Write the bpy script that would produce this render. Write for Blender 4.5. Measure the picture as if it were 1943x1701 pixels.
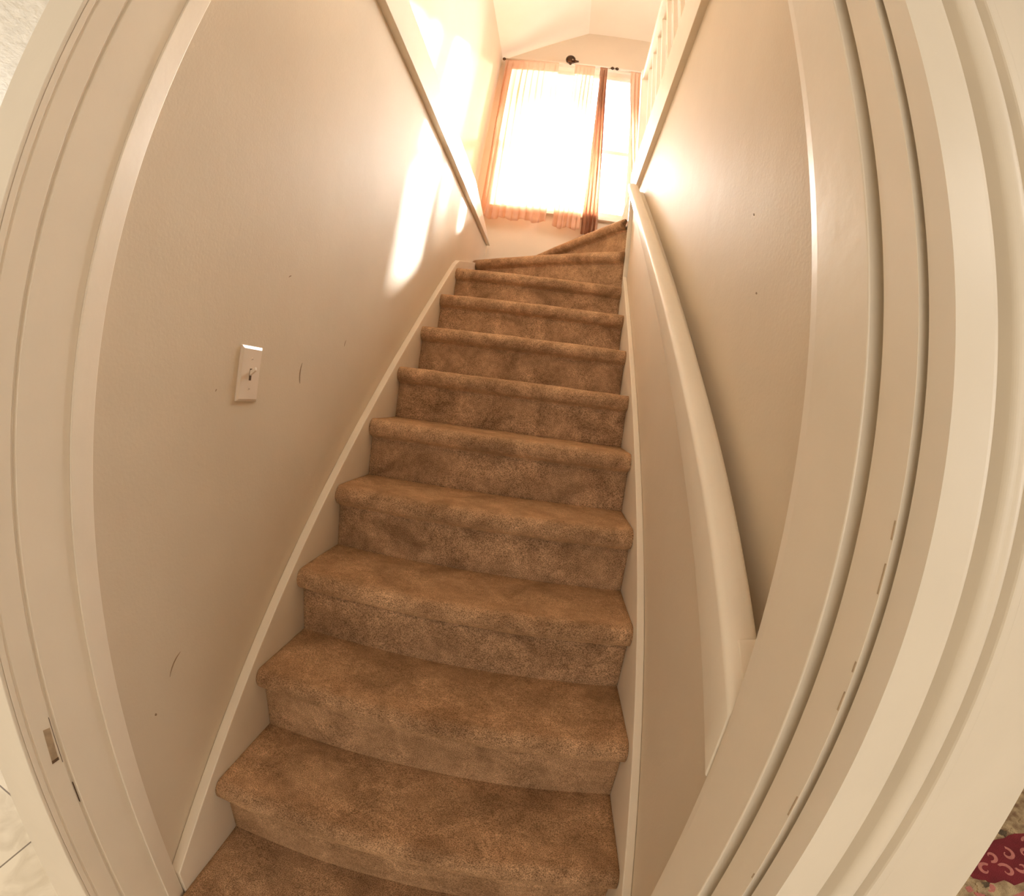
import bpy, bmesh, math, random
from mathutils import Vector, Matrix, noise

S = bpy.context.scene
for o in list(bpy.data.objects):
    bpy.data.objects.remove(o)

# ------------------------------------------------------------------ camera
# wide fisheye lens; polynomial maps radius on the sensor to angle
Q = (1.1091334, -0.0912125, 32.9038697, -69.1012725, 0.20304, -0.0498509, -0.0209369, 0.1319725, 0.5878646, -0.4227892, 1.0726691, 0.8505446, 0.22, 0.0731363, -0.1397107)
a1, a2, pcx, pcy, a3, yaw, pitch, roll, CX, CY, CZ, W, T, NTH, a4 = Q
R = 0.19
cam = bpy.data.cameras.new('camera')
cam_o = bpy.data.objects.new('camera', cam)
S.collection.objects.link(cam_o)
S.camera = cam_o
cam.type = 'PANO'
cam.panorama_type = 'FISHEYE_LENS_POLYNOMIAL'
cam.sensor_fit = 'HORIZONTAL'
cam.sensor_width = 19.43
cam.sensor_height = 17.01
cam.fisheye_polynomial_k0 = 0.0
cam.fisheye_polynomial_k1 = -a1 * 1e-1
cam.fisheye_polynomial_k2 = -a2 * 1e-2
cam.fisheye_polynomial_k3 = -a3 * 1e-3
cam.fisheye_polynomial_k4 = -a4 * 1e-4
cam.fisheye_fov = math.radians(200)
cam.shift_x = -pcx / 1943.0
cam.shift_y = pcy / 1701.0
cam.clip_start = 0.01
_f = Vector((math.sin(yaw) * math.cos(pitch), math.cos(yaw) * math.cos(pitch), math.sin(pitch)))
_x = Vector((math.cos(yaw), -math.sin(yaw), 0))
_u = _x.cross(_f)
_xr = math.cos(roll) * _x + math.sin(roll) * _u
_ur = -math.sin(roll) * _x + math.cos(roll) * _u
_M = Matrix((_xr, _ur, -_f)).transposed().to_4x4()
_M.translation = Vector((CX, CY, CZ))
cam_o.matrix_world = _M

# ------------------------------------------------------------------ light
S.view_settings.view_transform = 'Standard'
S.view_settings.look = 'None'
S.view_settings.gamma = 1.0
S.view_settings.exposure = 0.06
S.cycles.use_denoising = True
S.cycles.max_bounces = 10
S.cycles.diffuse_bounces = 7
S.cycles.transparent_max_bounces = 12
S.cycles.sample_clamp_indirect = 8.0
S.cycles.caustics_reflective = False
S.cycles.caustics_refractive = False

world = bpy.data.worlds.new('daylight')
S.world = world
world.use_nodes = True
bg = world.node_tree.nodes['Background']
bg.inputs['Color'].default_value = (1.0, 0.99, 0.98, 1)
bg.inputs['Strength'].default_value = 5.0

def light(name, kind, loc, energy, color, size=None, size_y=None, direction=None, spread=None):
    l = bpy.data.lights.new(name, kind)
    l.energy = energy
    l.color = color
    if kind == 'AREA':
        l.shape = 'RECTANGLE'
        l.size = size
        l.size_y = size_y or size
        if spread:
            l.spread = spread
    o = bpy.data.objects.new(name, l)
    S.collection.objects.link(o)
    o.location = loc
    if direction:
        o.rotation_euler = Vector(direction).to_track_quat('-Z', 'Y').to_euler()
    return o

sun = light('sun', 'SUN', (3, 5, 6), 40.0, (1.0, 0.98, 0.96), direction=(-0.85, -1.55, -0.98))
sun.data.angle = math.radians(3.0)
# the bright sky outside the stair window
po = light('window_daylight', 'AREA', (0.45, 3.00, 2.82), 430.0, (1.0, 0.975, 0.94), 1.0, 0.72, direction=(0, -1, 0))
# the other rooms: unseen fill lights, added to brighten doorway, stairs and landing
light('upper_room_fill', 'AREA', (2.285, 1.2, 3.15), 36.0, (1.0, 0.98, 0.95), 1.1, 0.9, direction=(-1, 0, 0))  # added source brightening the upper ceiling and landing
light('living_room_fill', 'AREA', (2.2, -0.9, 2.05), 11.0, (1.0, 0.93, 0.84), 0.9, 0.9, direction=(-0.25, 0.5, -1))  # added overhead fill for the right casing and the rug
light('living_room_rear_fill', 'AREA', (-0.1, -3.385, 1.1), 38.0, (1.0, 0.95, 0.88), 2.2, 1.5, direction=(0, 1, 0))  # added fill from behind the camera, through the doorway
light('living_room_side_fill', 'AREA', (4.185, -1.7, 1.2), 19.0, (1.0, 0.95, 0.88), 1.4, 1.3, direction=(-1, 0, 0))  # added fill for the left wall and left jamb
light('kitchen_fill', 'AREA', (-1.6, 0.4, 2.05), 5.0, (1.0, 0.97, 0.90), 1.0, 1.0, direction=(0, 0, -1))  # added overhead fill for the left-hand room

light('kitchen_side_fill', 'AREA', (-3.185, 0.6, 1.0), 34.0, (1.0, 0.98, 0.95), 1.8, 1.2, direction=(1, 0, 0))  # added fill brightening the left-hand ceiling

# ------------------------------------------------------------------ materials
def srgb(r, g, b):
    f = lambda c: (c / 255 / 12.92) if c / 255 <= 0.04045 else ((c / 255 + 0.055) / 1.055) ** 2.4
    return (f(r), f(g), f(b), 1)

def material(name, col, rough=0.5, vary=0.06, vscale=6.0, bump=0.0, bscale=300.0, bump2=0.0, b2scale=20.0, metal=0.0, spec=0.5, tint=None):
    m = bpy.data.materials.new(name)
    m.use_nodes = True
    nt = m.node_tree
    N, L = nt.nodes, nt.links
    p = N['Principled BSDF']
    p.inputs['Roughness'].default_value = rough
    p.inputs['Metallic'].default_value = metal
    p.inputs['Specular IOR Level'].default_value = spec
    tc = N.new('ShaderNodeTexCoord')
    n1 = N.new('ShaderNodeTexNoise')
    n1.inputs['Scale'].default_value = vscale
    n1.inputs['Detail'].default_value = 4
    L.new(tc.outputs['Object'], n1.inputs['Vector'])
    rp = N.new('ShaderNodeValToRGB')
    c2 = tint if tint else tuple(max(0, c * (1 - 2.2 * vary)) for c in col[:3]) + (1,)
    rp.color_ramp.elements[0].position = 0.32
    rp.color_ramp.elements[1].position = 0.62
    rp.color_ramp.elements[0].color = c2
    rp.color_ramp.elements[1].color = col
    L.new(n1.outputs['Fac'], rp.inputs['Fac'])
    L.new(rp.outputs['Color'], p.inputs['Base Color'])
    prev = None
    for st, sc in ((bump, bscale), (bump2, b2scale)):
        if st:
            nb = N.new('ShaderNodeTexNoise')
            nb.inputs['Scale'].default_value = sc
            nb.inputs['Detail'].default_value = 3
            L.new(tc.outputs['Object'], nb.inputs['Vector'])
            b = N.new('ShaderNodeBump')
            b.inputs['Strength'].default_value = 1.0
            b.inputs['Distance'].default_value = st
            L.new(nb.outputs['Fac'], b.inputs['Height'])
            if prev:
                L.new(prev.outputs['Normal'], b.inputs['Normal'])
            prev = b
    if prev:
        L.new(prev.outputs['Normal'], p.inputs['Normal'])
    return m

M = {}
M['wall'] = material('tan_wall_paint', srgb(213, 199, 178), 0.62, 0.025, 3.0, 0.0003, 160, 0.0016, 9, spec=0.25)
M['trim'] = material('cream_gloss_trim', srgb(228, 217, 199), 0.42, 0.02, 8, 0.0003, 60, 0.0010, 14)
M['casing'] = material('cream_casing_paint', srgb(224, 214, 197), 0.38, 0.02, 8, 0.0002, 70, 0.0006, 14)
M['plate'] = material('white_plastic', srgb(228, 214, 198), 0.3, 0.01)
M['slot'] = material('dark_slot', srgb(110, 85, 62), 0.6, 0.1)
M['scuff'] = material('scuff_mark', srgb(150, 126, 98), 0.7, 0.1, 60)
M['chip'] = material('bare_wood_chip', srgb(96, 72, 50), 0.7, 0.15, 40)
M['socket'] = material('worn_latch_socket', srgb(176, 154, 126), 0.6, 0.12, 90)
M['ceil'] = material('ceiling_paint', srgb(240, 234, 222), 0.8, 0.015, 3)
M['popcorn'] = material('textured_white_ceiling', srgb(240, 238, 232), 0.9, 0.05, 22, 0.01, 26, 0.004, 70)
M['metal'] = material('dark_bronze', srgb(90, 68, 50), 0.22, 0.1, 30, metal=0.85)
M['window'] = material('window_paint', srgb(240, 234, 222), 0.4, 0.02)
M['bulb'] = material('lamp_housing', srgb(235, 230, 220), 0.4, 0.02)

def carpet_mat():
    m = bpy.data.materials.new('brown_plush_carpet')
    m.use_nodes = True
    N, L = m.node_tree.nodes, m.node_tree.links
    p = N['Principled BSDF']
    p.inputs['Roughness'].default_value = 0.95
    p.inputs['Specular IOR Level'].default_value = 0.15
    p.inputs['Sheen Weight'].default_value = 0.7
    p.inputs['Sheen Roughness'].default_value = 0.5
    p.inputs['Sheen Tint'].default_value = srgb(235, 190, 140)
    tc = N.new('ShaderNodeTexCoord')
    big = N.new('ShaderNodeTexNoise'); big.inputs['Scale'].default_value = 9; big.inputs['Detail'].default_value = 5; big.inputs['Roughness'].default_value = 0.6
    big.inputs['Distortion'].default_value = 0.6
    fine = N.new('ShaderNodeTexNoise'); fine.inputs['Scale'].default_value = 430; fine.inputs['Detail'].default_value = 2
    mid = N.new('ShaderNodeTexNoise'); mid.inputs['Scale'].default_value = 60; mid.inputs['Detail'].default_value = 3
    for n in (big, fine, mid):
        L.new(tc.outputs['Object'], n.inputs['Vector'])
    r1 = N.new('ShaderNodeValToRGB')
    r1.color_ramp.elements[0].position = 0.33; r1.color_ramp.elements[0].color = srgb(148, 116, 88)
    r1.color_ramp.elements[1].position = 0.68; r1.color_ramp.elements[1].color = srgb(208, 170, 134)
    L.new(big.outputs['Fac'], r1.inputs['Fac'])
    r2 = N.new('ShaderNodeValToRGB')
    r2.color_ramp.elements[0].position = 0.35; r2.color_ramp.elements[0].color = (0.40, 0.38, 0.36, 1)
    r2.color_ramp.elements[1].position = 0.62; r2.color_ramp.elements[1].color = (1.35, 1.35, 1.35, 1)
    L.new(fine.outputs['Fac'], r2.inputs['Fac'])
    r3 = N.new('ShaderNodeValToRGB')
    r3.color_ramp.elements[0].position = 0.3; r3.color_ramp.elements[0].color = (0.82, 0.80, 0.78, 1)
    r3.color_ramp.elements[1].position = 0.7; r3.color_ramp.elements[1].color = (1.1, 1.1, 1.1, 1)
    L.new(mid.outputs['Fac'], r3.inputs['Fac'])
    x1 = N.new('ShaderNodeMix'); x1.data_type = 'RGBA'; x1.blend_type = 'MULTIPLY'; x1.inputs['Factor'].default_value = 1.0
    L.new(r1.outputs['Color'], x1.inputs['A']); L.new(r2.outputs['Color'], x1.inputs['B'])
    x2 = N.new('ShaderNodeMix'); x2.data_type = 'RGBA'; x2.blend_type = 'MULTIPLY'; x2.inputs['Factor'].default_value = 1.0
    L.new(x1.outputs['Result'], x2.inputs['A']); L.new(r3.outputs['Color'], x2.inputs['B'])
    L.new(x2.outputs['Result'], p.inputs['Base Color'])
    b = N.new('ShaderNodeBump'); b.inputs['Distance'].default_value = 0.004; b.inputs['Strength'].default_value = 1
    L.new(fine.outputs['Fac'], b.inputs['Height'])
    b2 = N.new('ShaderNodeBump'); b2.inputs['Distance'].default_value = 0.003; b2.inputs['Strength'].default_value = 1
    L.new(mid.outputs['Fac'], b2.inputs['Height']); L.new(b.outputs['Normal'], b2.inputs['Normal'])
    L.new(b2.outputs['Normal'], p.inputs['Normal'])
    return m
M['carpet'] = carpet_mat()

def cloth_mat(name, col, sheer):
    m = bpy.data.materials.new(name)
    m.use_nodes = True
    N, L = m.node_tree.nodes, m.node_tree.links
    N.remove(N['Principled BSDF'])
    out = N['Material Output']
    d = N.new('ShaderNodeBsdfDiffuse'); d.inputs['Color'].default_value = col
    t = N.new('ShaderNodeBsdfTranslucent'); t.inputs['Color'].default_value = col
    tr = N.new('ShaderNodeBsdfTransparent'); tr.inputs['Color'].default_value = (1.0, 0.93, 0.84, 1)
    tc = N.new('ShaderNodeTexCoord')
    w = N.new('ShaderNodeTexNoise'); w.inputs['Scale'].default_value = 40; w.inputs['Detail'].default_value = 2
    L.new(tc.outputs['Object'], w.inputs['Vector'])
    mr = N.new('ShaderNodeMapRange'); mr.inputs['To Min'].default_value = sheer - 0.04; mr.inputs['To Max'].default_value = sheer + 0.04
    L.new(w.outputs['Fac'], mr.inputs['Value'])
    a = N.new('ShaderNodeMixShader'); a.inputs[0].default_value = 0.5
    L.new(d.outputs[0], a.inputs[1]); L.new(t.outputs[0], a.inputs[2])
    b = N.new('ShaderNodeMixShader')
    L.new(mr.outputs['Result'], b.inputs[0])
    L.new(a.outputs[0], b.inputs[1]); L.new(tr.outputs[0], b.inputs[2])
    L.new(b.outputs[0], out.inputs['Surface'])
    return m
M['curtain'] = cloth_mat('peach_curtain_cloth', srgb(236, 204, 180), 0.22)
M['curtain_dense'] = cloth_mat('brown_peach_curtain_cloth', srgb(204, 162, 134), 0.05)

def glass_mat():
    m = bpy.data.materials.new('window_glass')
    m.use_nodes = True
    N, L = m.node_tree.nodes, m.node_tree.links
    N.remove(N['Principled BSDF'])
    g = N.new('ShaderNodeBsdfGlossy'); g.inputs['Roughness'].default_value = 0.02
    t = N.new('ShaderNodeBsdfTransparent'); t.inputs['Color'].default_value = (0.96, 0.97, 0.96, 1)
    x = N.new('ShaderNodeMixShader')
    fr = N.new('ShaderNodeFresnel'); fr.inputs['IOR'].default_value = 1.45
    L.new(fr.outputs[0], x.inputs[0]); L.new(t.outputs[0], x.inputs[1]); L.new(g.outputs[0], x.inputs[2])
    L.new(x.outputs[0], N['Material Output'].inputs['Surface'])
    return m
M['glass'] = glass_mat()

def tile_mat():
    m = bpy.data.materials.new('pale_stone_tile')
    m.use_nodes = True
    N, L = m.node_tree.nodes, m.node_tree.links
    p = N['Principled BSDF']; p.inputs['Roughness'].default_value = 0.35
    tc = N.new('ShaderNodeTexCoord')
    mp = N.new('ShaderNodeMapping'); mp.inputs['Location'].default_value = (0.546, -0.025, 0)
    L.new(tc.outputs['Object'], mp.inputs['Vector'])
    br = N.new('ShaderNodeTexBrick')
    br.offset = 0.0
    br.inputs['Scale'].default_value = 1.0
    br.inputs['Brick Width'].default_value = 0.45
    br.inputs['Row Height'].default_value = 0.45
    br.inputs['Mortar Size'].default_value = 0.0025
    br.inputs['Color1'].default_value = srgb(226, 214, 192)
    br.inputs['Color2'].default_value = srgb(220, 208, 186)
    br.inputs['Mortar'].default_value = srgb(120, 104, 84)
    L.new(mp.outputs['Vector'], br.inputs['Vector'])
    n = N.new('ShaderNodeTexNoise'); n.inputs['Scale'].default_value = 14; n.inputs['Detail'].default_value = 6; n.inputs['Distortion'].default_value = 1.2
    L.new(tc.outputs['Object'], n.inputs['Vector'])
    rp = N.new('ShaderNodeValToRGB')
    rp.color_ramp.elements[0].position = 0.3; rp.color_ramp.elements[0].color = (0.80, 0.77, 0.72, 1)
    rp.color_ramp.elements[1].position = 0.6; rp.color_ramp.elements[1].color = (1, 1, 1, 1)
    L.new(n.outputs['Fac'], rp.inputs['Fac'])
    x = N.new('ShaderNodeMix'); x.data_type = 'RGBA'; x.blend_type = 'MULTIPLY'; x.inputs['Factor'].default_value = 1
    L.new(br.outputs['Color'], x.inputs['A']); L.new(rp.outputs['Color'], x.inputs['B'])
    L.new(x.outputs['Result'], p.inputs['Base Color'])
    return m
M['tile'] = tile_mat()
M['rug_red'] = material('rug_red_wool', srgb(150, 52, 62), 0.95, 0.16, 10, 0.003, 260)
M['rug_pink'] = material('rug_pink_wool', srgb(226, 146, 138), 0.95, 0.08, 40, 0.003, 260)
M['rug_cream'] = material('rug_cream_wool', srgb(222, 200, 160), 0.95, 0.2, 26, 0.003, 260, tint=srgb(150, 120, 92))
M['rug_dark'] = material('rug_grey_wool', srgb(120, 104, 84), 0.95, 0.2, 30, 0.003, 260)

# ------------------------------------------------------------------ mesh helpers
def new_obj(name, verts, faces, mat, parent=None, smooth=False, mats=None, mi=None):
    me = bpy.data.meshes.new(name)
    me.from_pydata([tuple(v) for v in verts], [], faces)
    for mm in (mats or [mat]):
        me.materials.append(mm)
    if mi:
        me.polygons.foreach_set('material_index', mi)
    if smooth:
        me.polygons.foreach_set('use_smooth', [True] * len(me.polygons))
    me.validate()
    me.update()
    bm = bmesh.new(); bm.from_mesh(me)
    bmesh.ops.recalc_face_normals(bm, faces=bm.faces)
    bm.to_mesh(me); bm.free()
    o = bpy.data.objects.new(name, me)
    S.collection.objects.link(o)
    if parent:
        o.parent = parent
        o.matrix_parent_inverse = Matrix.Translation(-parent.location)
    return o

class MB:
    """collects shapes into one mesh"""
    def __init__(s):
        s.v, s.f, s.m = [], [], []
    def add(s, v, f, mi=0):
        k = len(s.v)
        s.v += [tuple(p) for p in v]
        s.f += [tuple(i + k for i in q) for q in f]
        s.m += [mi] * len(f)
        return s
    def box(s, lo, hi, mi=0):
        x0, y0, z0 = lo; x1, y1, z1 = hi
        return s.add([(x0,y0,z0),(x1,y0,z0),(x1,y1,z0),(x0,y1,z0),(x0,y0,z1),(x1,y0,z1),(x1,y1,z1),(x0,y1,z1)],
                     [(0,3,2,1),(4,5,6,7),(0,1,5,4),(1,2,6,5),(2,3,7,6),(3,0,4,7)], mi)
    def prism(s, prof, axis, a, b, mi=0):
        """extrude a closed 2D outline along an axis (0,1,2) from a to b"""
        n = len(prof)
        def P(p, h):
            return (h, p[0], p[1]) if axis == 0 else ((p[0], h, p[1]) if axis == 1 else (p[0], p[1], h))
        v = [P(p, a) for p in prof] + [P(p, b) for p in prof]
        f = [tuple(range(n))[::-1], tuple(range(n, 2 * n))] + [(i, (i + 1) % n, (i + 1) % n + n, i + n) for i in range(n)]
        return s.add(v, f, mi)
    def tube(s, a, b, r, n=16, r2=None, mi=0):
        a, b = Vector(a), Vector(b)
        d = (b - a).normalized()
        u = d.orthogonal().normalized(); w = d.cross(u)
        r2 = r if r2 is None else r2
        v = [a + (u * math.cos(t) + w * math.sin(t)) * r for t in [2 * math.pi * i / n for i in range(n)]]
        v += [b + (u * math.cos(t) + w * math.sin(t)) * r2 for t in [2 * math.pi * i / n for i in range(n)]]
        f = [tuple(range(n))[::-1], tuple(range(n, 2 * n))] + [(i, (i + 1) % n, (i + 1) % n + n, i + n) for i in range(n)]
        return s.add(v, f, mi)
    def ball(s, c, r, n=20, m=14, sz=1.0, mi=0):
        c = Vector(c); v = [c + Vector((0, 0, r * sz))]
        for j in range(1, m):
            ph = math.pi * j / m
            for i in range(n):
                th = 2 * math.pi * i / n
                v.append(c + Vector((r * math.sin(ph) * math.cos(th), r * math.sin(ph) * math.sin(th), r * sz * math.cos(ph))))
        v.append(c - Vector((0, 0, r * sz)))
        f = [(0, 1 + i, 1 + (i + 1) % n) for i in range(n)]
        for j in range(m - 2):
            for i in range(n):
                a = 1 + j * n
                f.append((a + i, a + n + i, a + n + (i + 1) % n, a + (i + 1) % n))
        a = 1 + (m - 2) * n
        f += [(len(v) - 1, a + (i + 1) % n, a + i) for i in range(n)]
        return s.add(v, f, mi)
    def build(s, name, mats, parent=None, bevel=0, segs=2, smooth=False):
        mats = mats if isinstance(mats, list) else [mats]
        o = new_obj(name, s.v, s.f, None, parent, mats=mats, mi=s.m if len(mats) > 1 else None, smooth=smooth)
        if bevel:
            md = o.modifiers.new('bevel', 'BEVEL')
            md.width = bevel; md.segments = segs; md.limit_method = 'ANGLE'; md.angle_limit = math.radians(35)
            md.harden_normals = False
        return o

def empty(name, loc=(0, 0, 0)):
    o = bpy.data.objects.new(name, None)
    o.location = loc
    o.empty_display_size = 0.1
    S.collection.objects.link(o)
    return o

def tag(o, label=None, cat=None, group=None, kind=None):
    if label: o['label'] = label
    if cat: o['category'] = cat
    if group: o['group'] = group
    if kind: o['kind'] = kind
    return o

def arc(cy, cz, r, a0, a1, n):
    return [(cy + r * math.cos(math.radians(a0 + (a1 - a0) * i / n)), cz + r * math.sin(math.radians(a0 + (a1 - a0) * i / n))) for i in range(n + 1)]

random.seed(4)
XL, XR = -0.025, 0.87          # stairwell wall faces
YB = 2.82                      # back wall
ZF = -0.19                     # lower floor
ZU = 12 * R                    # upper floor level (2.28)
PX, PY = W, 1.965              # winder pivot
SL = R / T

# ------------------------------------------------------------------ room shell
# lower left wall, with small dents and scuffs in its face
def scuffs(mb, plane_x, items, mi, side=1):
    """tiny raised slivers on a wall face at x = plane_x: (y, z, length, width, angle)"""
    for (y, z, ln, wd, an) in items:
        c, s_ = math.cos(an), math.sin(an)
        n = 7
        top, bot = [], []
        for i in range(n):
            t = i / (n - 1) - 0.5
            h = wd * (1 - (2 * t) ** 2) * 0.5 + 0.0002
            bow = 0.10 * ln * (1 - (2 * t) ** 2)
            u = t * ln
            for lst, k in ((top, bow + h), (bot, bow - h)):
                lst.append((y + u * c - k * s_, z + u * s_ + k * c))
        prof = top + bot[::-1]
        mb.prism(prof, 0, plane_x - 0.001 * side, plane_x + 0.0006 * side, mi)

mb = MB()
mb.box((-0.106, -0.165, ZF), (XL, YB, 2.12))
scuffs(mb, XL, [(0.62, 1.07, 0.05, 0.003, 1.6), (0.165, 0.515, 0.055, 0.0025, 0.75), (0.09, 0.44, 0.006, 0.005, 0), (0.85, 1.17, 0.02, 0.002, 1.2),
               (0.50, 1.28, 0.012, 0.002, 0.5), (0.30, 1.02, 0.006, 0.002, 1.0)], 1)
mb.build('wall_left', [M['wall'], M['scuff']]); tag(bpy.data.objects['wall_left'], kind='structure')

# ledge along the top of the left wall (edge of the upper floor)
mb = MB(); mb.prism([(-0.16, 2.12), (YB - 0.02, 2.12), (2.64, 2.15), (2.10, 2.245), (2.02, 2.255), (-0.16, 2.255)], 0, -0.17, 0.001)
tag(mb.build('trim_1', M['trim'], bevel=0.002), kind='structure')

# upper left wall set back behind the ledge
mb = MB(); mb.box((-0.27, -1.2, 2.0), (-0.17, YB + 0.1, 3.9))
tag(mb.build('wall_upper_left', M['wall']), kind='structure')

# right lower wall
mb = MB(); mb.box((XR, -0.16, ZF), (0.99, 1.93, 2.19))
scuffs(mb, XR, [(0.25, 1.28, 0.006, 0.003, 0.4), (0.27, 1.42, 0.006, 0.003, 1.0), (0.35, 1.0, 0.01, 0.002, 0.9)], 1, -1)
mb.build('wall_right', [M['wall'], M['scuff']]); tag(bpy.data.objects['wall_right'], kind='structure')

# fascia board around the upper floor edge above the right wall
mb = MB(); mb.prism([(0.848, 2.19), (1.0, 2.19), (1.0, 2.385), (0.852, 2.385), (0.848, 2.38)], 1, -0.16, 1.94)
tag(mb.build('trim_2', M['trim'], bevel=0.002), kind='structure')

# back wall with the window opening
WX0, WX1, WZ0, WZ1 = -0.04, 0.975, 2.43, 3.86
mb = MB()
yb0, yb1 = YB, YB + 0.14
mb.box((-0.27, yb0, ZF), (WX0, yb1, 4.6)); mb.box((WX1, yb0, ZF), (2.4, yb1, 4.6))
mb.box((WX0, yb0, ZF), (WX1, yb1, WZ0)); mb.box((WX0, yb0, WZ1), (WX1, yb1, 4.6))
tag(mb.build('wall_back', M['wall']), kind='structure')

# upper right and near walls of the upper room
mb = MB(); mb.box((2.3, -1.2, 2.0), (2.4, YB, 4.5))
tag(mb.build('wall_upper_right', M['wall']), kind='structure')
mb = MB(); mb.box((-0.27, -1.3, 2.0), (2.4, -1.2, 4.5))
tag(mb.build('wall_upper_front', M['wall']), kind='structure')

# upper ceiling: sloping part on the left, flat part on the right
mb = MB()
mb.prism([(-0.3, 3.775), (-0.17, 3.845), (0.505, 4.25), (2.4, 4.26), (2.4, 4.4), (0.45, 4.4), (-0.3, 3.95)], 1, -1.3, YB + 0.1)
tag(mb.build('ceiling_upper', M['ceil']), kind='structure')

# upper floor beyond the right-hand fascia
mb = MB(); mb.box((0.99, -1.2, 2.16), (2.35, YB, ZU)); mb.box((0.865, 2.0, 2.16), (0.99, YB, ZU - 0.001))
tag(mb.build('floor_upper', M['carpet']), kind='structure')

# lower rooms: floor, ceiling, outer walls
mb = MB(); mb.box((-3.2, -3.4, ZF - 0.1), (4.2, YB, ZF))
tag(mb.build('floor', M['tile']), kind='structure')
mb = MB()
for lo, hi in (((-3.2, -3.4, 2.1), (-0.106, YB, 2.17)), ((1.0, -3.4, 2.1), (4.2, YB, 2.159)), ((-0.106, -3.4, 2.1), (1.0, -0.21, 2.17))):
    mb.box(lo, hi)
tag(mb.build('ceiling', M['popcorn']), kind='structure')
mb = MB(); mb.box((-3.3, -3.4, ZF), (-3.2, YB, 2.1)); tag(mb.build('wall_kitchen_left', M['ceil']), kind='structure')
mb = MB(); mb.box((-3.2, YB - 0.02, ZF), (-0.28, YB + 0.08, 2.1)); tag(mb.build('wall_kitchen_back', M['ceil']), kind='structure')
mb = MB(); mb.box((4.2, -3.4, ZF), (4.3, YB, 2.1)); tag(mb.build('wall_living_right', M['wall']), kind='structure')
mb = MB(); mb.box((-3.2, -3.5, ZF), (4.2, -3.4, 2.1)); tag(mb.build('wall_front', M['wall']), kind='structure')
mb = MB(); mb.box((1.0515, YB - 0.02, ZF), (4.2, YB + 0.08, 2.1)); tag(mb.build('wall_living_back', M['wall']), kind='structure')
# thick wall end right of the doorway, between the stairwell and the living room
mb = MB(); mb.box((1.0, -0.179, ZF), (1.0515, YB - 0.05, 2.1))
tag(mb.build('wall_living_left', M['casing']), kind='structure')

# ------------------------------------------------------------------ doorway (jambs, stops, casings)
door = empty('door_1', (0.4, -0.12, ZF)); tag(door, kind='structure')
ZD = 1.87
def vert(prof, name, mat, z0=ZF, z1=ZD, bevel=0.0015, parent=door, extra=None):
    m_ = MB(); m_.prism(prof, 2, z0, z1)
    if extra: extra(m_)
    return m_.build(name, mat if not extra else [mat, M['chip'], M['socket']], parent, bevel=bevel)
# right side: rear strip, two recessed slots and the moulded casing, plan outlines (x, y)
vert([(0.80, -0.058), (0.8015, -0.044), (0.8695, -0.043), (0.8695, -0.1365), (0.80, -0.1365)], 'jamb', M['trim'])
vert([(0.835, -0.1369), (0.869, -0.1369), (0.869, -0.1505), (0.835, -0.1505)], 'jamb', M['trim'], bevel=0)
def worn(m_):
    for z, ln in ((1.02, .012), (0.985, .02), (0.93, .008), (0.90, .015), (0.80, .02), (0.72, .006)):
        m_.box((0.8024, -0.1884, z), (0.8032, -0.1868, z + ln), 2)
vert([(0.803, -0.151), (0.869, -0.151), (0.869, -0.1892), (0.803, -0.1892)], 'door_stop', M['trim'], bevel=0.0008, extra=worn)
vert([(0.832, -0.1895), (0.869, -0.1895), (0.869, -0.1968), (0.832, -0.1968)], 'jamb', M['trim'], bevel=0)
def gaps(m_):
    for z, ln in ((1.52, .02), (1.33, .03), (0.66, .035), (0.60, .05), (0.54, .03), (0.33, 0.05)):
        m_.box((0.8880, -0.2155, z), (0.8895, -0.2125, z + ln), 1)
casing_prof = [(0.8122, -0.214), (0.852, -0.2135), (0.857, -0.2125), (0.8585, -0.200), (0.871, -0.198), (0.8735, -0.2075)]
casing_prof += [(0.8865 - 0.0125 * math.cos(a), -0.2085 - 0.0115 * math.sin(a)) for a in [math.pi * k / 22 for k in range(1, 22)]]
casing_prof += [(0.899, -0.2075), (0.9, -0.198), (0.914, -0.198), (0.9175, -0.2115), (0.9185, -0.2132), (0.921, -0.2135), (0.93, -0.2135), (0.93, -0.191), (0.8122, -0.191)]
casing_prof = [(0.588 + (x - 0.588) * 0.9666, y - 0.007) for x, y in casing_prof]
casing_prof = [(x, -0.1973 if y > -0.199 and x < 0.93 and (x < 0.81 or x > 0.915) else y) for x, y in casing_prof]
vert(casing_prof, 'casing', M['casing'], z1=ZD + 0.09, bevel=0, extra=gaps)
vert([(0.9187, -0.2205), (1.0515, -0.2205), (1.0515, -0.18), (0.9187, -0.18)], 'side_board', M['casing'], z1=2.1, bevel=0)
# left side
vert([(0.001, -0.041), (-0.0075, 0.004), (-0.026, 0.006), (-0.026, -0.041)], 'jamb', M['trim'])
def hole(m_):
    # an old latch recess: shallow lighter socket, dark lower lip and two cracks
    m_.prism([(-0.1495, 0.512), (-0.1375, 0.512), (-0.1355, 0.566), (-0.1475, 0.568)], 0, -0.0045, -0.0031, 2)
    m_.prism([(-0.150, 0.508), (-0.1370, 0.508), (-0.1370, 0.5135), (-0.1495, 0.5135)], 0, -0.0045, -0.0029, 1)
    m_.box((-0.0045, -0.1335, 0.500), (-0.0029, -0.1325, 0.582), 1)
    m_.box((-0.0095, -0.1275, 0.41), (-0.0065, -0.1262, 0.452), 1)
vert([(-0.003, -0.0412), (-0.003, -0.1235), (-0.0085, -0.1265), (-0.0085, -0.129), (-0.0035, -0.1315), (-0.0035, -0.165), (-0.006, -0.1665), (-0.006, -0.1684), (-0.003, -0.170), (-0.003, -0.1784), (-0.026, -0.1784), (-0.026, -0.0412)], 'jamb', M['trim'], bevel=0.0006, extra=hole)
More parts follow.
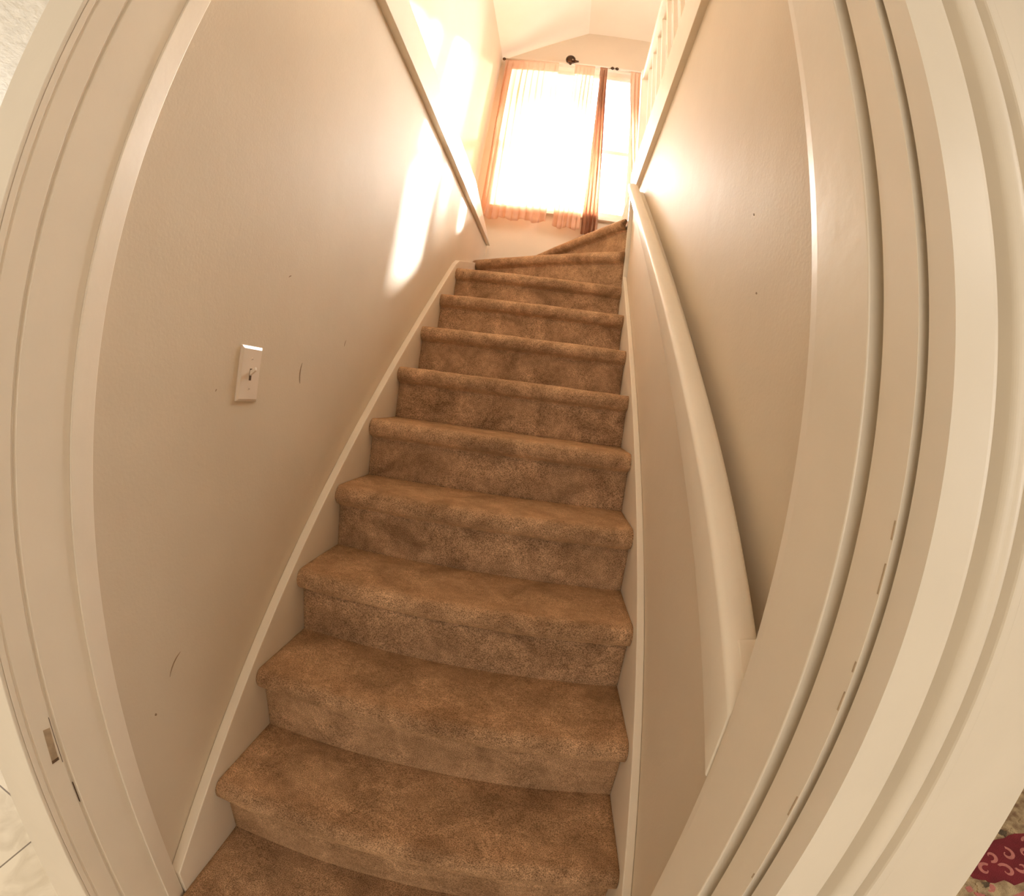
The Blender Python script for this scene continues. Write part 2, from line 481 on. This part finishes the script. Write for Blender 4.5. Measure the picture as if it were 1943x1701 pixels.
vert([(-0.0035, -0.1785), (-0.0035, -0.185), (-0.108, -0.187), (-0.108, -0.1655), (-0.027, -0.1655), (-0.027, -0.1785)], 'casing', M['casing'], z1=ZD + 0.09, bevel=0.0015)
mb = MB(); mb.box((-0.003, -0.177, ZD), (0.80, -0.05, ZD + 0.03)); mb.build('head_jamb', M['trim'], door, bevel=0.0015)
mb = MB(); mb.box((-0.106, -0.2, ZD + 0.095), (0.93, -0.1775, ZD + 0.19)); mb.build('head_casing', M['casing'], door, bevel=0.003)
mb = MB(); mb.box((-0.106, -0.165, ZD + 0.03), (1.0, -0.06, 2.2)); tag(mb.build('wall_over_door', M['wall']), kind='structure')

# ------------------------------------------------------------------ staircase
stairs = empty('staircase', (0.42, 0.0, ZF))
tag(stairs, 'brown carpeted staircase with white skirt boards climbing to the window', 'staircase')

def nosing_profile():
    """outline of one tread in (d, z): d = distance forward of the riser face, z = below the tread top; starts at the back"""
    rr = 0.028
    p = [(0.022, -0.000)] if False else []
    p += [(-0.012 + 0.0, 0.0)]
    p += arc(-0.012, -rr, rr, 90, 268, 14)[1:]
    p += [(-0.008, -0.0590), (-0.002, -0.063), (0.0, -0.070)]
    return p

def tread_mesh(A, B, C, D, ztop, seed, nx=56):
    """carpeted tread: A-B is the riser line (left to right), D-C the back edge; rounded nosing rolls forward of A-B"""
    A, B, C, D = [Vector((p[0], p[1], 0)) for p in (A, B, C, D)]
    prof = nosing_profile()
    nb = 14
    e = (B - A).normalized(); fwd = Vector((e.y, -e.x, 0))
    rows = []
    for i in range(nx + 1):
        u = i / nx
        F = A.lerp(B, u); K = D.lerp(C, u)
        row = []
        for k in range(nb, 0, -1):
            P = F.lerp(K, k / nb)
            row.append(Vector((P.x, P.y, ztop)))
        for (d, z) in prof:
            P = F + fwd * (-d)
            row.append(Vector((P.x, P.y, ztop + z)))
        rows.append(row)
    v, f = [], []
    m = len(rows[0])
    for i, row in enumerate(rows):
        for k, P in enumerate(row):
            Q_ = Vector((P.x * 6, P.y * 6, P.z * 6 + seed * 3.1))
            a = 0.0022 * noise.noise(Q_) + 0.0012 * noise.noise(Q_ * 4)
            if k >= nb + 3:
                P = P + fwd * a * 1.2
            else:
                P = P + Vector((0, 0, a))
            v.append(P)
    for i in range(nx):
        for k in range(m - 1):
            a = i * m + k
            f.append((a, a + 1, a + m + 1, a + m))
    # closed underside
    base = len(v)
    for i in (0, nx):
        return v, f, m

def make_step(A, B, C, D, z0, z1, seed):
    v, f, m = tread_mesh(A, B, C, D, z1, seed)
    n = len(v) // m
    # bottom sheet closing the tread
    k0 = len(v)
    for i in range(n):
        fr = v[i * m + m - 1]; bk = v[i * m]
        v.append(Vector((fr.x, fr.y, fr.z))); v.append(Vector((bk.x, bk.y, z1 - 0.05)))
    for i in range(n - 1):
        f.append((k0 + 2 * i, k0 + 2 * i + 1, k0 + 2 * i + 3, k0 + 2 * i + 2))
        f.append((k0 + 2 * i + 1, i * m, (i + 1) * m, k0 + 2 * i + 3))
        f.append((i * m + m - 1, k0 + 2 * i, k0 + 2 * i + 2, (i + 1) * m + m - 1))
    f.append(tuple(range(0, m)) + (k0, k0 + 1))
    f.append(tuple([(n - 1) * m + j for j in range(m)][::-1]) + (k0 + 2 * n - 1, k0 + 2 * n - 2))
    t = new_obj('carpeted_tread', v, f, M['carpet'], stairs, smooth=True)
    # riser
    A3, B3 = Vector((A[0], A[1], 0)), Vector((B[0], B[1], 0))
    e = (B3 - A3).normalized(); fwd = Vector((e.y, -e.x, 0))
    nx, nz = 48, 10
    rv, rf = [], []
    for j in range(nz + 1):
        z = z0 - 0.004 + (z1 - 0.060 - z0) * j / nz
        for i in range(nx + 1):
            P = A3.lerp(B3, i / nx)
            a = 0.0016 * noise.noise(Vector((P.x * 7, P.y * 7 + seed, z * 7)))
            if j == 0: a += 0.001
            P = P + fwd * (a + 0.0005)
            rv.append((P.x, P.y, z))
    for j in range(nz):
        for i in range(nx):
            a = j * (nx + 1) + i
            rf.append((a, a + 1, a + nx + 2, a + nx + 1))
    k0 = len(rv)
    bk = -fwd * 0.012
    corner = [rv[0], rv[nx], rv[nz * (nx + 1) + nx], rv[nz * (nx + 1)]]
    for c in corner: rv.append((c[0] + bk.x, c[1] + bk.y, c[2]))
    rf.append((k0, k0 + 3, k0 + 2, k0 + 1))
    rf.append(tuple(range(nx + 1)) + (k0 + 1, k0))
    rf.append(tuple(nz * (nx + 1) + i for i in range(nx, -1, -1)) + (k0 + 3, k0 + 2))
    rf.append(tuple(j * (nx + 1) for j in range(nz, -1, -1)) + (k0, k0 + 3))
    rf.append(tuple(j * (nx + 1) + nx for j in range(nz + 1)) + (k0 + 2, k0 + 1))
    new_obj('carpeted_riser', rv, rf, M['carpet'], stairs, smooth=True)

for i in range(0, 10):
    y0, y1 = i * T, (i + 1) * T
    if i == 9:
        make_step((0, y0), (W, y0), (W, PY + 0.03), (0, 2.47), 8 * R, 9 * R, i)
    else:
        make_step((0, y0), (W, y0), (W, y1 + 0.012), (0, y1 + 0.012), (i - 1) * R, i * R, i)
# winders fan round the pivot post on the right
make_step((0, 2.45), (PX, PY), (PX, PY + 0.03), (0.0, YB - 0.02), 9 * R, 10 * R, 21)
mbx = 0.362
make_step((mbx, YB - 0.02), (PX, PY + 0.004), (PX + 0.001, PY + 0.3), (PX, YB - 0.02), 10 * R, 11 * R, 23)
mb = MB(); mb.box((PX + 0.004, PY + 0.03, 11 * R - 0.01), (PX + 0.016, YB - 0.004, ZU)); mb.build('carpeted_riser', M['carpet'], stairs)

# skirt boards (stringers) on both sides
def skirt(x0, x1, ys, name='skirt_board'):
    c = 0.058
    top = [(ys, SL * ys + c), (1.90, SL * 1.90 + c)]
    if x0 < 0.3:
        top = [(ys, SL * ys + c), (1.93, SL * 1.93 + c), (1.99, SL * 1.95 + c + 0.018), (YB - 0.004, 1.985)]
        low = [(YB - 0.004, 1.6), (1.9, 1.3), (ys, SL * ys - 0.30)]
    else:
        top = [(ys, SL * ys + c), (1.955, SL * 1.955 + c + 0.02)]
        low = [(1.955, 1.3), (ys, SL * ys - 0.30)]
    low[-1] = (ys, ZF)
    m_ = MB(); m_.prism(top + low, 0, x0, x1)
    return m_.build(name, M['trim'], stairs, bevel=0.002)
skirt(XL + 0.0005, -0.0005, 0.006)
skirt(W + 0.0005, XR - 0.0005, -0.042)
mb = MB(); mb.prism([(0.001, 1.7), (0.001, 1.985), (0.36, 1.988), (0.36, 1.7)], 1, YB - 0.019, YB - 0.004)
mb.build('skirt_board', M['trim'], stairs, bevel=0.002)

# newel end where the right wall stops at the winders
mb = MB(); mb.box((W, 1.955, 1.55), (0.99, 1.985, 2.385)); mb.build('newel_panel', M['trim'], stairs, bevel=0.002)

# ------------------------------------------------------------------ handrail on the right wall
hr = empty('handrail', (0.82, 0.5, 1.2))
tag(hr, 'cream painted wooden handrail with a rounded top running up the right stairwell wall', 'handrail')
ya, yb_ = -0.0425, 1.62
def rtop(y): return 0.838 + 0.80 * y
def rbot(y): return 0.745 + 0.832 * y
secs = 48
v, f = [], []
for j in range(secs + 1):
    y = ya + (yb_ - ya) * j / secs
    zt, zb = rtop(y), rbot(y)
    ring = [(0.800 + 0.003, zb), (0.800, zb + 0.003)]
    ring += [(0.800 + 0.012 - 0.012 * math.cos(a), zt - 0.012 + 0.012 * math.sin(a)) for a in [math.pi / 2 * k / 6 for k in range(7)]]
    ring += [(0.8225, zt + 0.0025)]
    ring += [(0.845 - 0.016 + 0.016 * math.sin(a), zt - 0.016 + 0.016 * math.cos(a)) for a in [math.pi / 2 * k / 6 for k in range(7)]]
    ring += [(0.845, zb + 0.003), (0.842, zb)]
    n = len(ring)
    v += [(x, y, z) for x, z in ring]
for j in range(secs):
    for i in range(n):
        f.append((j * n + i, j * n + (i + 1) % n, (j + 1) * n + (i + 1) % n, (j + 1) * n + i))
f.append(tuple(range(n))[::-1]); f.append(tuple(secs * n + i for i in range(n)))
ro = new_obj('rail', v, f, M['trim'], hr, smooth=True)
md = ro.modifiers.new('bevel', 'BEVEL'); md.width = 0.002; md.segments = 2; md.limit_method = 'ANGLE'; md.angle_limit = math.radians(40)
mb = MB(); mb.prism([(ya + 0.001, rtop(ya) - 0.02), (0.022, rtop(0.022) - 0.02), (0.018, rtop(0.018) + 0.0035), (ya + 0.001, rtop(ya) + 0.0035)], 0, 0.815, 0.838)
mb.build('end_block', M['trim'], hr, bevel=0.0015)
mb = MB(); mb.prism([(ya + 0.001, rbot(ya) + 0.002), (yb_ - 0.02, rbot(yb_ - 0.02) + 0.002), (yb_ - 0.02, rbot(yb_ - 0.02) + 0.01), (ya + 0.001, rbot(ya) + 0.01)], 0, 0.8455, XR - 0.0006)
mb.build('light_stop_strip', M['trim'], hr, bevel=0.001)  # added to stop light from below and darken the gap behind the rail

# ------------------------------------------------------------------ balustrade at the upper floor edge
bal = empty('balustrade', (0.9, 0.9, 2.385))
tag(bal, 'white painted balustrade of thin spindles on the upper floor edge above the right wall', 'balustrade')
mb = MB(); mb.prism([(0.868, 3.02), (0.932, 3.02), (0.932, 3.055), (0.918, 3.07), (0.882, 3.07), (0.868, 3.055)], 1, -0.9, 1.97)
mb.build('top_rail', M['trim'], bal, bevel=0.004)
y = 1.80
bal_src = None
while y > -0.9:
    if bal_src is None:
        m_ = MB(); m_.box((-0.010, -0.010, 0.0), (0.010, 0.010, 3.02 - 2.385))
        bal_src = m_.build('baluster', M['trim'], None, bevel=0.002)
        o = bal_src
    else:
        o = bal_src.copy(); S.collection.objects.link(o)
    o.parent = bal
    o.location = (0.0, y - 0.9, 0.0)
    y -= 0.14
mb = MB(); mb.box((0.865, 1.90, 2.385), (0.935, 1.97, 3.10)); mb.build('newel_post', M['trim'], bal, bevel=0.004)

# ------------------------------------------------------------------ light switch on the left wall
sw = empty('light_switch', (XL, 0.399, 1.055))
tag(sw, 'white single toggle light switch plate on the left tan wall', 'light switch')
px = XL
mb = MB()
py0, py1, pz0, pz1 = 0.362, 0.436, 1.000, 1.112
v = [(px, py0, pz0), (px, py1, pz0), (px, py1, pz1), (px, py0, pz1),
     (px + 0.003, py0, pz0), (px + 0.003, py1, pz0), (px + 0.003, py1, pz1), (px + 0.003, py0, pz1),
     (px + 0.0065, py0 + 0.005, pz0 + 0.005), (px + 0.0065, py1 - 0.005, pz0 + 0.005), (px + 0.0065, py1 - 0.005, pz1 - 0.006), (px + 0.0065, py0 + 0.005, pz1 - 0.006)]
f = [(0, 1, 2, 3)] + [(i, (i + 1) % 4, (i + 1) % 4 + 4, i + 4) for i in range(4)] + [(i + 4, (i + 1) % 4 + 4, (i + 1) % 4 + 8, i + 8) for i in range(4)] + [(8, 9, 10, 11)]
mb.add(v, f); mb.build('plate', M['plate'], sw, bevel=0.0008)
ym = 0.399
mb = MB(); mb.box((px + 0.0058, ym - 0.004, 1.043), (px + 0.0068, ym + 0.004, 1.067)); mb.build('slot', M['slot'], sw)
mb = MB(); mb.prism([(px + 0.006, 1.052), (px + 0.0205, 1.064), (px + 0.019, 1.070), (px + 0.006, 1.063)], 1, ym - 0.0032, ym + 0.0032); mb.build('toggle', M['plate'], sw, bevel=0.0006)
for z in (1.026, 1.086):
    mb = MB(); mb.tube((px + 0.006, ym, z), (px + 0.0075, ym, z), 0.003, 14); mb.box((px + 0.0074, ym - 0.0025, z - 0.0004), (px + 0.0077, ym + 0.0025, z + 0.0004), 1)
    mb.build('screw', [M['plate'], M['slot']], sw)

# ------------------------------------------------------------------ window
win = empty('window_1', (0.45, YB, WZ0)); tag(win, kind='structure')
def frame(mb, x0, x1, z0, z1, w, y0, y1):
    mb.box((x0, y0, z0), (x0 + w, y1, z1)); mb.box((x1 - w, y0, z0), (x1, y1, z1))
    mb.box((x0 + w, y0, z0), (x1 - w, y1, z0 + w)); mb.box((x0 + w, y0, z1 - w), (x1 - w, y1, z1))
mb = MB(); frame(mb, WX0, WX1, WZ0, WZ1, 0.03, YB + 0.02, YB + 0.13); mb.build('frame', M['window'], win, bevel=0.002)
zm = 3.02
mb = MB(); frame(mb, WX0 + 0.03, WX1 - 0.03, WZ0 + 0.03, zm + 0.02, 0.035, YB + 0.04, YB + 0.07); o1 = mb.build('lower_sash', M['window'], win, bevel=0.002)
mb = MB(); frame(mb, WX0 + 0.03, WX1 - 0.03, zm - 0.02, WZ1 - 0.03, 0.035, YB + 0.075, YB + 0.105); o2 = mb.build('upper_sash', M['window'], win, bevel=0.002)
for par, z0, z1, y in ((o1, WZ0 + 0.06, zm - 0.01, YB + 0.055), (o2, zm + 0.01, WZ1 - 0.06, YB + 0.09)):
    mb = MB(); mb.box((WX0 + 0.06, y - 0.002, z0), (WX1 - 0.06, y + 0.002, z1))
    g = mb.build('pane', M['glass']); g.parent = par
mb = MB(); mb.box((WX0 - 0.05, YB - 0.035, WZ0 - 0.025), (WX1 + 0.05, YB + 0.03, WZ0)); mb.build('sill', M['window'], win, bevel=0.004)

# unseen window frames added around the fill lights of the other rooms
def fill_window_frame(n, c, w, h, axis):
    e = empty('window_%d' % n, c); tag(e, kind='structure')  # bare frame set around an added light
    m_ = MB(); t = 0.06
    for du0, du1, dz0, dz1 in ((-w/2-t, -w/2, -h/2-t, h/2+t), (w/2, w/2+t, -h/2-t, h/2+t), (-w/2, w/2, -h/2-t, -h/2), (-w/2, w/2, h/2, h/2+t)):
        if axis == 0: m_.box((c[0] - 0.012, c[1] + du0, c[2] + dz0), (c[0] + 0.012, c[1] + du1, c[2] + dz1))
        else: m_.box((c[0] + du0, c[1] - 0.012, c[2] + dz0), (c[0] + du1, c[1] + 0.012, c[2] + dz1))
    m_.build('frame', M['window'], e, bevel=0.002)
fill_window_frame(2, (-0.1, -3.387, 1.1), 2.2, 1.5, 1)
fill_window_frame(3, (4.187, -1.7, 1.2), 1.4, 1.3, 0)
fill_window_frame(4, (-3.187, 0.6, 1.0), 1.8, 1.2, 0)
fill_window_frame(5, (2.287, 1.2, 3.15), 1.1, 0.9, 0)

# ------------------------------------------------------------------ curtain rod and curtains
YR = YB - 0.085
rodE = empty('curtain_rod', (0.42, YR, 3.80))
tag(rodE, 'cream curtain rod with a dark bronze ball over the stair window', 'curtain rod')
mb = MB(); mb.tube((-0.13, YR, 3.786), (0.99, YR, 3.786), 0.0105, 16); mb.build('rod', M['trim'], rodE, smooth=True)
mb = MB(); mb.ball((0.39, YR - 0.02, 3.812), 0.040)
mb.tube((0.39, YR - 0.02, 3.77), (0.39, YR, 3.785), 0.012)
mb.tube((0.42, YR - 0.02, 3.80), (0.455, YR - 0.02, 3.80), 0.014, 12, 0.006)
mb.build('ball_finial', M['metal'], rodE, smooth=True)
for x in (-0.139, 0.725, 0.762):
    mb = MB(); mb.ball((x, YR - 0.014, 3.776), 0.014, 12, 8); mb.build('bracket_knob', M['metal'], rodE, smooth=True)

def curtain(name, x0t, x1t, x0b, x1b, zt, zb, folds, depth, seed, label, belly=0.0, mid=None, fabric='curtain'):
    nx, nz = max(60, folds * 14), 60
    v, f = [], []
    rnd = random.Random(seed)
    ph = [rnd.uniform(-0.6, 0.6) for _ in range(folds + 2)]
    for j in range(nz + 1):
        s = j / nz
        z = zt + (zb - zt) * s
        for i in range(nx + 1):
            u = i / nx
            q = u * folds
            k = int(q)
            amp = depth * (0.45 + 0.55 * min(1, s * 5)) * (0.75 + 0.35 * math.sin(k * 2.3 + seed))
            w = math.sin(2 * math.pi * (q + 0.12 * math.sin(3 * s + ph[min(k, folds)])))
            xt = x0t + (x1t - x0t) * u; xb_ = x0b + (x1b - x0b) * u
            e = s * s * (3 - 2 * s)
            x = xt + (xb_ - xt) * e
            if mid is not None:
                x += mid * math.sin(math.pi * s)
            x += 0.006 * math.sin(q * 7 + s * 4)
            yy = YR + 0.0 + amp * w + belly * math.sin(math.pi * s)
            zz = z
            if s < 0.02: yy = YR - 0.013 + (yy - YR) * 0.2
            if j == nz: zz += 0.010 * math.sin(q * 2.2 + seed)
            v.append((x, yy, zz))
    for j in range(nz):
        for i in range(nx):
            a = j * (nx + 1) + i
            f.append((a, a + 1, a + nx + 2, a + nx + 1))
    o = new_obj(name, v, f, M[fabric], None, smooth=True)
    md = o.modifiers.new('thickness', 'SOLIDIFY'); md.thickness = 0.0008
    tag(o, label, 'curtain', 'peach curtains over the stair window')
    return o
curtain('curtain', -0.125, 0.30, -0.10, 0.37, 3.772, 2.31, 9, 0.012, 1, 'wide peach curtain panel covering the left half of the stair window')
curtain('curtain', 0.43, 0.59, 0.42, 0.60, 3.772, 2.29, 5, 0.012, 2, 'flat peach curtain panel just right of the open gap in the middle of the window')
curtain('curtain', 0.63, 0.685, 0.62, 0.725, 3.772, 2.27, 4, 0.034, 3, 'bunched brownish peach curtain hanging in deep folds right of the window middle', fabric='curtain_dense')
curtain('curtain', 0.87, 0.96, 0.95, 0.985, 3.772, 2.31, 3, 0.016, 4, 'narrow peach curtain at the far right end of the rod beside the balustrade')
mb = MB(); mb.tube((0.395, YR + 0.03, 3.62), (0.405, YR + 0.03, 2.98), 0.0022, 8)
tag(mb.build('blind_wand', M['bulb'], None), 'thin grey wand hanging in the middle gap between the curtains', 'wand')

# ------------------------------------------------------------------ rug in the living room at far right
rug = empty('patterned_rug', (2.4, 0.6, ZF))
tag(rug, 'red and cream rug with pink scrolls on the floor at the lower right corner', 'rug')
mb = MB(); mb.box((1.25, -0.9, ZF), (3.6, 2.2, ZF + 0.008)); mb.build('border', M['rug_cream'], rug, bevel=0.003)
def blob(cx, cy, rx, ry, z, seed, n=48, rough=0.12, ang=0):
    rnd = random.Random(seed); ph = [rnd.uniform(0, 6.28) for _ in range(5)]
    pts = []
    for i in range(n):
        th = 2 * math.pi * i / n
        k = 1 + rough * sum(math.sin((j * 3 + 4) * th + ph[j]) for j in range(5)) / 2.2
        x, y = rx * k * math.cos(th), ry * k * math.sin(th)
        pts.append((cx + x * math.cos(ang) - y * math.sin(ang), cy + x * math.sin(ang) + y * math.cos(ang)))
    return pts
mb = MB()
mb.prism(blob(2.36, 0.235, 0.25, 0.088, 0, 3, rough=0.07), 2, ZF + 0.007, ZF + 0.0095); mb.build('medallion', M['rug_red'], rug)
mb = MB(); mb.prism([(1.5, 0.02), (3.2, 0.02), (3.2, 0.12), (2.2, 0.125), (1.5, 0.11)], 2, ZF + 0.007, ZF + 0.0092); mb.build('inner_band', M['rug_pink'], rug)
def swirl(mb, cx, cy, r0, a0, turns, wd, flip=1):
    n = 36; v = []; f = []
    for i in range(n + 1):
        s = i / n; th = a0 + flip * turns * 2 * math.pi * s; r = r0 * (1 - 0.75 * s)
        w = wd * (0.4 + 0.9 * math.sin(math.pi * min(1, s + 0.15)))
        for k in (-w, w):
            v.append((cx + (r + k) * math.cos(th), cy + (r + k) * math.sin(th), ZF + 0.0108))
        for k in (-w, w):
            v.append((cx + (r + k) * math.cos(th), cy + (r + k) * math.sin(th), ZF + 0.0090))
    for i in range(n):
        a = 4 * i
        f += [(a, a + 1, a + 5, a + 4), (a + 2, a + 6, a + 7, a + 3), (a, a + 4, a + 6, a + 2), (a + 1, a + 3, a + 7, a + 5)]
    mb.add(v, f)
for (x, y, r_, a, tn, fl) in ((2.17, 0.235, .028, 0.5, .8, 1), (2.245, 0.205, .030, 2.0, .85, -1), (2.235, 0.275, .026, 4.0, .8, 1), (2.31, 0.262, .030, 1.0, .85, -1), (2.315, 0.200, .026, 3.0, .8, 1),
                           (2.385, 0.235, .034, 5.0, .8, 1), (2.45, 0.27, .028, 2.6, .8, -1), (2.46, 0.205, .028, 0.3, .8, 1), (2.53, 0.24, .03, 4.2, .8, -1)):
    mb = MB(); swirl(mb, x, y, r_, a, tn, 0.0055, fl); mb.build('scroll_motif', M['rug_pink'], rug)
rnd = random.Random(9)
for k in range(34):
    mb = MB(); th = rnd.uniform(0, 6.28); q_ = rnd.uniform(1.0, 1.35)
    mb.prism(blob(2.36 + 0.27 * math.cos(th) * q_, 0.235 + 0.105 * math.sin(th) * q_, rnd.uniform(.012, .024), rnd.uniform(.008, .016), 0, k, 20, .25), 2, ZF + 0.007, ZF + 0.0098 + k * 0.00004)
    mb.build('flower_motif', [M['rug_cream'], M['rug_dark'], M['rug_pink']][k % 3], rug)
